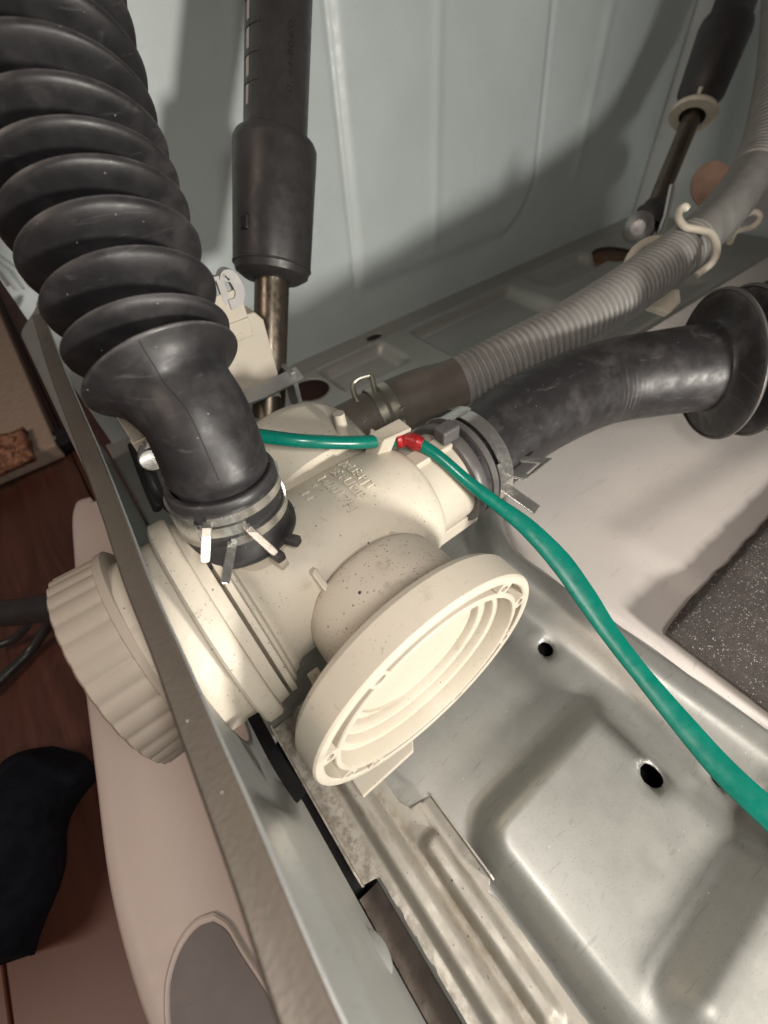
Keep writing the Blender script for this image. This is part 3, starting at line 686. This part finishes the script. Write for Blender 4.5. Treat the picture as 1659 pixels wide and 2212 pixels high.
for k in range(3):
    q = P[min(len(P) - 2, kd + k * pit)]; t = (P[min(len(P) - 1, kd + k * pit + 1)] - q).normalized(); mb = MB(); mb.lathe([(4.2, -.10), (4.32, -.06), (4.34, .04), (4.26, .12), (4.15, .10)], q, t, 80); ob('disc_rim', mb, M['rubber_grey'], rh, label='greyish dusty rim of a ribbed disc, its highlight put into the colour', smooth=60)  # paler ring on each crest: dusty edge plus rim highlight in the colour
mb = MB(); mb.lathe([(2.4, -.32), (2.72, -.32), (2.80, -.2), (2.80, .2), (2.70, .32), (2.55, .34), (2.55, .62), (2.75, .66), (2.76, 1.0), (2.5, 1.1)], (12.1, PY, PZ), EX, 80); ob('end_collar', mb, M['rubber_grey'], rh, label='rolled dark grey collar over the pump stub', smooth=50)
mb = MB(); q = at(968, 935, d=21.2); mb.box(at(965, 934, X=11.6), (1.0, .75, .75)); ob('locating_tab', mb, M['rubber_grey'], rh, bevel=.1, smooth=0)
c2 = thing('hose_clamp', 'silver spring clamp with a square loop ear on the right-hand black hose', 'hose clamp', (13.7, PY, PZ + 2.6), 'spring clamps on the hoses')
CX = Vector((13.75, PY, PZ)); mb = MB(); toc2 = Vector((0, -CX.y, H - CX.z)).normalized()
clampring(mb, CX, EX, toc2, 2.72, -175, 150, .78, .08, 72); clampring(mb, CX + EX * -.45, EX, toc2, 2.80, 20, 60, .3, .1, 12)
ob('band', mb, M['spring'], c2, smooth=35)
def ringplate(mb, outer, inner, th):
    n_ = (outer[1] - outer[0]).cross(outer[3] - outer[0]).normalized() * th / 2
    vs = [p + n_ for p in outer] + [p + n_ for p in inner] + [p - n_ for p in outer] + [p - n_ for p in inner]; fs = []
    for k in range(4):
        l = (k + 1) % 4; fs += [(k, l, 4 + l, 4 + k), (8 + l, 8 + k, 12 + k, 12 + l), (l, k, 8 + k, 8 + l), (4 + k, 4 + l, 12 + l, 12 + k)]
    mb.add(vs, fs)
mb = MB(); ringplate(mb, [at(1094, 984, d=23.2), at(1193, 991, d=22.2), at(1134, 1037, d=21.8), at(1058, 1018, d=22.8)], [at(1096, 995, d=23.0), at(1170, 1000, d=22.32), at(1142, 1026, d=22.05), at(1092, 1014, d=22.6)], .12); ob('ear_loop', mb, M['spring'], c2, smooth=0, bevel=.02)
mb = MB(); mb.strip([at(1062, 1030, d=23.3), at(1080, 1046, d=23.0), at(1160, 1102, d=22.6)], Vector((-.2, .3, 1)), .62, .08); ob('tab', mb, M['spring'], c2, smooth=0, bevel=.02)
mb = MB(); clampring(mb, CX, EX, toc2, 2.80, -100, -48, 1.5, .1, 14, -.25); ob('top_plate', mb, M['spring'], c2, smooth=35, bevel=.02)
mb = MB(); clampring(mb, CX, EX, toc2, 2.87, -84, -66, .8, .03, 8, -.45); ob('window', mb, M['black'], c2, smooth=35)

# ================================================================== CORRUGATED HOSE
ch = thing('corrugated_hose', 'grey corrugated plastic drain hose running diagonally behind the black hose and up the right edge', 'hose', at(880, 890, Y=17.5))
pts = [at(740, 935, d=27.5), at(800, 905, d=27.8), at(880, 868, d=28.2), at(1000, 822, d=28.6), at(1100, 772, d=28.8), at(1220, 712, d=29.2), at(1330, 645, d=30), at(1440, 568, d=31.5), at(1530, 492, d=33), at(1596, 415, d=34.5), at(1648, 330, d=35.5), at(1682, 200, d=36), at(1700, 60, d=36), at(1706, -80, d=36)]
Pc, L = resample(spline(pts, 10), .05); ks = arc_near(Pc, pts[3]); ke = arc_near(Pc, at(1490, 527, d=32.3)); ku = arc_near(Pc, at(1615, 365, d=35))
cw = 8.4
def cr_(i):
    base_r = lerp(1.58, 1.66, sst(ks, ke, i))
    if i < ks - 40: return 1.5
    if i < ks: return lerp(1.72, 1.5, sst(ks - 34, ks - 18, i)) if i < ks - 6 else 1.6
    if ke < i < ku: return base_r - .02
    return base_r + .10 - .26 * (.5 - .5 * math.cos(2 * PI * i / cw)) ** 2.2
mb = MB(); mb.tube(Pc[ks - 6:], lambda i: cr_(i + ks - 6), 40); ob('ribbed_tube', mb, M['grey_hose'], ch, smooth=180)
mb = MB(); mb.tube(Pc[:ks], lambda i: (1.62 if i < 56 else 1.74 if i < ks - 60 else lerp(1.74, 1.58, sst(ks - 60, ks - 15, i))), 40); ob('cuff', mb, M['cuff'], ch, label='smooth dark brown end cuff')
kc = arc_near(Pc, at(828, 893, d=28)); axc = (Pc[kc + 3] - Pc[kc - 3]).normalized(); cc = Pc[kc]
c3 = thing('hose_clamp', 'yellowish spring clamp with an upright wire loop on the grey corrugated hose cuff', 'hose clamp', cc, 'spring clamps on the hoses')
mb = MB(); upc = (Vector((0, 0, 1)) - axc * axc.z).normalized()
for h in (-.38, .38): clampring(mb, cc, axc, upc, 1.72, -80, 260, .52, .1, 40, h)
ob('band', mb, M['spring_gold'], c3, smooth=35)
dd = 26.6; mb = MB(); lp = [at(800, 905, d=dd), at(775, 872, d=dd), at(762, 838, d=dd), at(768, 822, d=dd), at(795, 812, d=dd), at(803, 816, d=dd), at(812, 850, d=dd), at(826, 862, d=dd), at(850, 890, d=dd)]
mb.tube(spline(lp, 5), .17, 10, flat=(1, 1)); ob('wire_loop', mb, M['spring_gold'], c3)
mb = MB(); mb.box(at(870, 885, d=dd), (.5, .16, .5)); mb.box(at(800, 902, d=dd - .3), (1.2, .14, .35)); ob('end_tab', mb, M['spring_gold'], c3, smooth=0, bevel=.03)

# hose clips (nylon)
def clip(name, label, ps, d, r, th=.16):
    mb = MB(); mb.tube(spline([at(*p, d=dv) for p, dv in zip(ps, d)], 7), r, 10); return ob(name, mb, M['white_plastic'], None, label, 'hose clip', loc=at(*ps[0], d=d[0]), group='nylon hose clips')
clip('hose_clip', 'curly pale nylon clip with a hooked tip wrapped round the corrugated hose', [(1484, 452), (1478, 446), (1468, 455), (1466, 472), (1480, 490), (1510, 496), (1535, 505), (1548, 535), (1540, 565), (1505, 595)], [30.5, 30.4, 30.4, 30.2, 30, 29.7, 29.4, 29.2, 29.2, 29.6], .24)
clip('hose_clip', 'wide white ring clip standing beside the corrugated hose near the bolt', [(1445, 522), (1408, 520), (1374, 540), (1356, 572), (1358, 590), (1372, 600)], [32] * 6, .34)
clip('hose_clip', 'pale looped nylon clip at the bend of the corrugated hose, right edge', [(1576, 525), (1590, 500), (1625, 490), (1642, 470), (1630, 458), (1605, 468), (1590, 492), (1572, 512), (1560, 520)], [34] * 9, .22)
mb = MB(); q = at(1440, 645, Y=15.5); mb.prism([(-.9, -.5), (.5, -1.0), (1.3, -.2), (1.2, .7), (.2, .8), (-.8, .4)], at(1432, 646, d=31), right, -down, fwd, .7); ob('hose_clip', mb, M['white_plastic'], None, 'pale nylon foot clip peeping out under the corrugated hose', 'hose clip', loc=at(1432, 646, d=31), group='nylon hose clips', bevel=.1, smooth=0)
cp2 = MB(); cp2.tube(spline([at(1545, 470, d=34.4), at(1548, 425, d=34.2), at(1585, 385, d=34), at(1640, 378, d=34), at(1700, 385, d=34)], 6), .22, 10); ob('hose_clip', cp2, M['white_plastic'], None, 'thin nylon band across the bend of the corrugated hose', 'hose clip', loc=at(1585, 385, d=34), group='nylon hose clips')

# ================================================================== DAMPERS
def damper_left():
    b0 = Vector((13.6, 36.2, 1.2)); 
    b_ = at(588, 770, d=27.8); top = at(610, -60, d=23.3); ax_ = (top - b_).normalized()
    t = thing('damper', 'matt black tube damper with a fat lower sleeve standing against the side panel', 'damper', b_, 'suspension dampers')
    sh0 = at(588, 592, d=26.6); L1 = (at(596, 305, d=24.8) - sh0).dot(ax_); K_ = .86; Q_ = .88
    mb = MB(); mb.lathe([(r * K_, h) for r, h in ((.01, -.35), (1.9, -.35), (2.45, -.05), (2.56, .3), (2.62, .5), (2.70, L1 - .5), (2.69, L1 - .22), (2.58, L1 - .03), (2.4, L1 + .02), (2.2, L1 - .06), (1.9, L1 - .08))], sh0, ax_, 72); sl = ob('sleeve', mb, M['black_plastic'], t, smooth=40)
    mb = MB(); mb.lathe([(2.58 * K_, .30), (2.66 * K_, .33), (2.66 * K_, .40), (2.58 * K_, .44)], sh0, ax_, 72); ob('sleeve_lip', mb, M['black_plastic'], sl)
    toc_ = (Vector((0, 0, H)) - sh0); toc_ = (toc_ - ax_ * toc_.dot(ax_)).normalized(); sd = ax_.cross(toc_)
    def cyl(ang, r, h): a = math.radians(ang); return sh0 + ax_ * h + (toc_ * math.cos(a) + sd * math.sin(a)) * r
    L2 = 24; T_ = 2.0 * K_
    mb = MB(); mb.lathe([(2.16 * K_, L1 - .3), (2.10 * K_, L1 - .02), (2.03 * K_, L1 + .2), (2.0 * K_, L2)], sh0, ax_, 72); ob('tube', mb, M['black_plastic'], t, smooth=40)
    sgn = 1 if (cyl(90, 1, 0) - sh0).dot(right) < 0 else -1
    # slotted strip on the left flank: dark slots with pale strip behind, rungs between
    h0 = L1 + 1.0
    for k in range(7):
        ha, hb = h0 + k * 1.22, h0 + k * 1.22 + 1.02
        mb = MB(); P = [cyl(sgn * a, T_ + .006, h) for h in (ha, hb) for a in (36, 42, 48, 54)]; mb.add(P, [(0, 1, 5, 4), (1, 2, 6, 5), (2, 3, 7, 6)]); ob('slot', mb, M['black'], t, smooth=0)
        mb = MB(); P = [cyl(sgn * a, T_ + .03, h) for h in (ha + .1, hb - .05) for a in (56, 60, 65)]; mb.add(P, [(0, 1, 4, 3), (1, 2, 5, 4)]); ob('pale_strip', mb, M['clip_grey'], t, smooth=0)
        mb = MB(); mb.strip([cyl(sgn * a, T_ + .02, hb + .10) for a in (32, 44, 56, 66, 74)], [cyl(sgn * a, 1, 0) - sh0 for a in (32, 44, 56, 66, 74)], .20, .06); ob('rung', mb, M['black_plastic'], t, smooth=0)
    mb = MB(); mb.box(cyl(sgn * 42, 2.6 * K_, 2.0), (.3, .62, .8), ((cyl(sgn * 52, 1, 0) - sh0), ax_.cross(cyl(sgn * 52, 1, 0) - sh0), ax_)); ob('window', mb, M['number'], sl, bevel=.12, smooth=0)
    mb = MB(); mb.lathe([(1.02, -8.5), (1.02, .2)], sh0, ax_, 40); ob('rod', mb, M['dark_steel'], t, smooth=40)
    # stamped number running down the tube
    nm = MB()
    raised_text(nm, '0144-804/0', .42, lambda u, v, h: cyl(-sgn * (26 - v / 1.75 * 57.3), T_ + .004 + h, L1 + 1.7 + u * 1.6), .02)
    ob('stamped_number', nm, M['number'], t, smooth=0)
damper_left()
def damper_right():
    t0 = at(1560, 60, d=43.0); t1 = at(1498, 245, d=44); t2 = at(1408, 462, d=45.5)
    ax_ = (t0 - t2).normalized(); t = thing('damper', 'dim black damper with a pale ring and thin brown rod at the back right', 'damper', t2, 'suspension dampers')
    l1 = (t1 - t2).dot(ax_); l0 = (t0 - t2).dot(ax_); c_ = t1
    mb = MB(); mb.lathe([(.01, 0), (1.6, 0), (1.75, .3), (1.8, 1.4), (2.1, 1.8), (2.35, l0 - l1 - .5), (2.3, l0 - l1), (1.85, l0 - l1 + .6), (1.8, l0 - l1 + 6)], c_, ax_, 40); ob('sleeve', mb, M['black_plastic'], t, smooth=50)
    mb = MB(); mb.lathe([(1.2, -.35), (2.1, -.35), (2.2, -.1), (2.1, .12), (1.7, .12)], c_, ax_, 40); mb.box(c_ + ax_ * .5 - right * .7 - fwd * 1.5, (.3, .3, 1.0)); ob('pale_ring', mb, M['white_plastic'], t)
    mb = MB(); mb.tube([t2 - ax_ * 2, c_], .85, 24); ob('rod', mb, M['dark_steel'], t)
    mb = MB(); mb.lathe([(1.3, -1.2), (1.5, -.8), (1.5, .2), (1.1, .6), (1.0, 1.0)], t2, ax_, 28); ob('foot', mb, M['black_plastic'], t, smooth=40)
    mb = MB(); q = at(1378, 492, d=42); mb.lathe([(1.35 * math.cos(a), 1.35 * math.sin(a)) for a in [k * PI / 16 for k in range(9)]] + [(.6, 1.42), (.01, 1.5)], q, (Vector((0, 0, H)) - q), 32); mb.lathe([(1.35, -1.8), (1.35, 0)], q, (Vector((0, 0, H)) - q), 32); ob('bolt_head', mb, M['bolt'], t, smooth=60)
    mb = MB(); mb.lathe([(.01, .35), (2.2, .35), (2.5, .2), (2.6, -.1)], (60.3, 32.0, .1), EZ, 40); ob('foot_washer', mb, M['rust'], t, smooth=40)
    mb = MB(); mb.tube([at(1452, 402, d=42.5), at(1438, 470, d=42.5), at(1420, 515, d=42.5)], .28, 10); mb.tube([at(1410, 520, d=42), at(1432, 528, d=42)], .3, 10); ob('pin', mb, M['chrome'], t)
damper_right()
mb = MB(); q = at(1538, 400, d=43); mb.lathe([(2.05, -.3), (2.05, .02), (1.95, .08), (.01, .1)], q, (-.8, -.5, .35), 40, ell=.8); ob('round_plug', mb, M['hole'], None, 'tan round plug set in the dark back panel', 'plug', loc=q)

# ================================================================== GREEN WIRE
gw = thing('green_wire', 'glossy green earth wire in a flattened sleeve crossing the pump and the base pan', 'wire', at(870, 950, z=10.6))
P = spline([at(510, 932, z=12.6), at(580, 944, z=12.4), at(660, 953, z=12.1), at(760, 956, z=11.4), at(830, 952, z=10.8), at(880, 950, z=10.6)], 8)
mb = MB(); mb.tube(P, .30, 16); ob('round_section', mb, M['green'], gw)
W_ = [((905, 958), 10.5, 0.29, 0.9), ((950, 988), 10.1, 0.28, 0.9), ((1010, 1040), 9.3, 0.29, 0.85), ((1075, 1090), 8.4, 0.33, 0.7), ((1140, 1140), 7.6, 0.43, 0.39), ((1210, 1213), 6.7, 0.52, 0.27), ((1265, 1290), 5.9, 0.51, 0.28), ((1320, 1372), 5.2, 0.42, 0.33), ((1390, 1462), 4.6, 0.4, 0.35), ((1480, 1570), 4.1, 0.47, 0.3), ((1570, 1672), 3.8, 0.52, 0.28), ((1680, 1775), 3.6, 0.54, 0.27), ((1760, 1850), 3.5, 0.54, 0.27)]
P = spline([at(*p, z=z) for p, z, a, b in W_], 8); wa = [(i / (len(W_) - 1)) * (len(P) - 1) for i in range(len(W_))]
mb = MB(); mb.tube(P, lambda i: interp(list(zip(wa, [w[2] for w in W_])), i), 28, flat=lambda i: (1, interp(list(zip(wa, [w[3] for w in W_])), i)), up=Vector((-.35, -.35, .86)))
ob('flat_sleeve', mb, M['green'], gw, label='flattened green sleeve over the right half of the wire', smooth=80)
mb = MB(); P = spline([at(858, 950, z=10.65), at(880, 950, z=10.65), at(912, 961, z=10.5)], 6)
mb.tube(P, lambda i: .42 + .05 * math.sin(i * .9) + .03 * math.sin(i * 2.7), 14, flat=lambda i: (1.2 + .1 * math.sin(i * 1.3), .85)); ob('red_tape', mb, M['red'], gw, label='crumpled red tape wrapped round the wire', smooth=60)

# ================================================================== SUPPORT BRACKET
br = thing('support_bracket', 'stamped steel support strip with long ribs and upturned edges in front of the pump', 'bracket', (0, 0, .4))
def xl_(y): return interp([(-14, -1.0), (1.4, -1.0), (1.65, -1.0), (1.75, -1.68), (9.5, -1.7)], y) + .06 * noise.noise(Vector((y * 2, 0, 0)))
def xr_(y): return interp([(-14, 2.25), (-4.0, 2.3), (-1.75, 2.25), (-1.45, 2.1), (-1.25, 2.5), (2.45, 2.52), (2.6, 1.55), (3.2, 1.3), (9.5, 1.2)], y) + .04 * noise.noise(Vector((y * 3, 4, 0)))
def br_z(x, y):
    z = .45
    z += .50 * sst(.60, .18, abs(x - .02))                                  # long rib
    z += .48 * sst(.52, .16, abs(x - 1.42)) * sst(1.55, 1.15, y) * sst(-5.5, -4.9, y)      # short rib, round ends
    z += .10 * sst(-4.6, -5.2, y) * math.exp(-((x + .6) / .4) ** 2)
    return z
ysb = [-12 + k * .12 for k in range(180)]; vs = []; nx = 44
nx = 64
for y in ysb:
    a, b = xl_(y), xr_(y)
    for j in range(nx + 1):
        x = min(max(lerp(-1.72, 2.54, j / nx), a), b); vs.append((x, y, br_z(x, y)))
mb = MB(); mb.add(vs, [(i * (nx + 1) + j, i * (nx + 1) + j + 1, (i + 1) * (nx + 1) + j + 1, (i + 1) * (nx + 1) + j) for i in range(len(ysb) - 1) for j in range(nx)])
ob('plate', mb, M['bracket'], br, smooth=50, solid=.09)
mb = MB(); mb.prism([(1.75, 0), (9.4, 0), (9.4, .75), (2.3, .75), (1.75, .5)], (-1.74, 0, .42), EY, EZ, EX, .09); ob('left_lip', mb, M['bracket'], br, bevel=.02, smooth=0)
mb = MB(); mb.prism([(-1.3, 0), (2.42, 0), (2.42, .5), (-1.1, .62), (-1.3, .5)], (2.5, 0, .42), EY, EZ, EX, .09); ob('right_lip', mb, M['bracket'], br, bevel=.02, smooth=0)

# ================================================================== TERMINAL BOX
tb = thing('motor_box', 'cream plastic box with a raised square tab behind the bellows hose', 'box', at(545, 860, Y=28))
bx = lambda px, py: at(px, py, Y=23.4)
A, B = bx(470, 860), bx(606, 818)
x0, x1 = bx(470, 760).x - 1.5, bx(603, 812).x; z0 = bx(604, 815).z; z1 = bx(563, 668).z
mb = MB(); mb.prism([(x0, z0), (x1 - .15, z0), (x1, z0 + .15), (x1 + .02, z1 - .6), (x1 - .35, z1 - .05), (x1 - 1.6, z1 + .05), (x0, z1 - .1)], (0, 23.4, 0), EX, EZ, EY, 2.0); ob('housing', mb, M['cream_clean'], tb, bevel=.12, smooth=0)
mb = MB(); q = bx(512, 712); mb.box(q + Vector((0, -.12, 0)), (1.5, .3, 1.0)); mb.box(bx(505, 690) + Vector((0, -.05, .6)), (1.5, .16, 1.6)); ob('latch_tab', mb, M['cream_clean'], tb, bevel=.06, smooth=0)
mb = MB(); mb.strip([bx(500, 862) + Vector((0, -.4, 0)), bx(560, 838) + Vector((0, -.5, .0)), bx(640, 800) + Vector((0, -.4, 0))], Vector((0, -.5, 1)), .9, .25); mb.box(bx(632, 838), (.3, 1.4, 2.8)); mb.box(bx(598, 860), (.5, .3, 1.8)); ob('steel_strap', mb, M['galv_front'], tb, bevel=.04, smooth=0)
mb = MB(); hp = [bx(493, 656), bx(510, 648), bx(514, 625), bx(498, 596), bx(484, 592), bx(481, 604)]
mb.strip(spline(hp, 5), Vector((0, -1, 0)), .5, .5); mb.strip([bx(455, 606), bx(470, 598), bx(490, 655)], Vector((0, -1, 0)), .35, .3); ob('wire_clip', mb, M['clip_grey'], tb, smooth=30)

# ================================================================== OUTSIDE, LEFT
cb = MB(); cb.tube(spline([at(160, 1310, z=2.5), at(110, 1312, z=2), at(40, 1322, z=1), at(-60, 1330, z=0)], 5), .82, 24); ob('black_pipe', cb, M['black_plastic'], None, 'black rubber pipe end pointing left behind the fluted filter cap', 'pipe', loc=at(40, 1322, z=1))
cb = MB(); cb.tube(spline([at(110, 1340, z=-4), at(70, 1400, z=-5.3), at(20, 1450, z=-5.3), at(-30, 1500, z=-5.3)], 6), .35, 12); cb.tube(spline([at(60, 1350, z=-4), at(30, 1380, z=-5), at(-20, 1400, z=-5)], 6), .3, 12); ob('cable', cb, M['black_plastic'], None, 'thin black cables lying on the wood below the pipe', 'cable', loc=at(70, 1400, z=-5.3))
# cloth bundle: lumpy long form
mb = MB(); Pq = spline([at(150, 1615, z=-4), at(95, 1700, z=-3.6), at(35, 1800, z=-3.2), at(-30, 1930, z=-3), at(-90, 2100, z=-3)], 8)
i_ = len(mb.v); mb.tube(Pq, lambda i: 2.5 * min(1, .35 + .75 * math.sin(min(1, i / 9) * PI / 2)), 32)
mb.v = [v + Vector((noise.noise(v * .25), noise.noise(v * .25 + Vector((7, 0, 0))), noise.noise(v * .25 + Vector((0, 9, 0))))) * .9 + EZ * 0 for v in mb.v]
mb.v = [Vector((v.x, v.y, max(v.z, WZ + .05))) for v in mb.v]
ob('cloth_bundle', mb, M['cloth'], None, 'dark navy cloth bundle lying on the wooden floor at the left edge', 'cloth', smooth=80, loc=at(60, 1800, z=WZ))
fz = WZ
q = at(148, 985, z=fz)
mb = MB(); mb.box((q.x - 4.0, q.y + 45, fz + .9), (7.6, 90, 1.8)); cbx = ob('cabinet_board', mb, M['beige'], None, 'beige board lying beyond the frame at the far left', 'board', bevel=.2, smooth=0, loc=(q.x - 4, q.y, fz))
mb = MB(); mb.box((q.x - 14.5, q.y + 47, fz + 1.2), (13.0, 90, 2.4)); ob('pale_board', mb, M['pale'], None, 'pale board beside the beige one at the left edge', 'board', bevel=.3, smooth=0, loc=(q.x - 14, q.y, fz))
mb = MB(); c = at(45, 965, z=fz + .4)
mb.grid([c.x - 22 + i * .5 for i in range(61)], [q.y - 1.5 + j * .5 for j in range(13)], lambda x, y: (x, y, fz + 2.6 + .35 * noise.noise(Vector((x * .7, y * .9, 2)))), keep=lambda x, y: x < q.x - 2.2)
ob('rug', mb, M['rug'], None, 'nubbly brown knitted rug edge on the wooden floor', 'rug', smooth=80, loc=(c.x, c.y, fz), solid=.8, soff=-1)
mb = MB(); c = at(128, 955, z=fz + .8); mb.box(c, (4.0, 3.2, 1.4)); fb_ = ob('furniture_foot', mb, M['black'], None, 'small black foot with a bright stud under the beige board', 'foot', bevel=.3, smooth=0, loc=c)
mb = MB(); mb.lathe([(.5, -.1), (.5, .1), (.3, .2), (.01, .22)], c + Vector((-.4, -.3, .75)), EZ, 16); ob('stud', mb, M['chrome'], fb_)
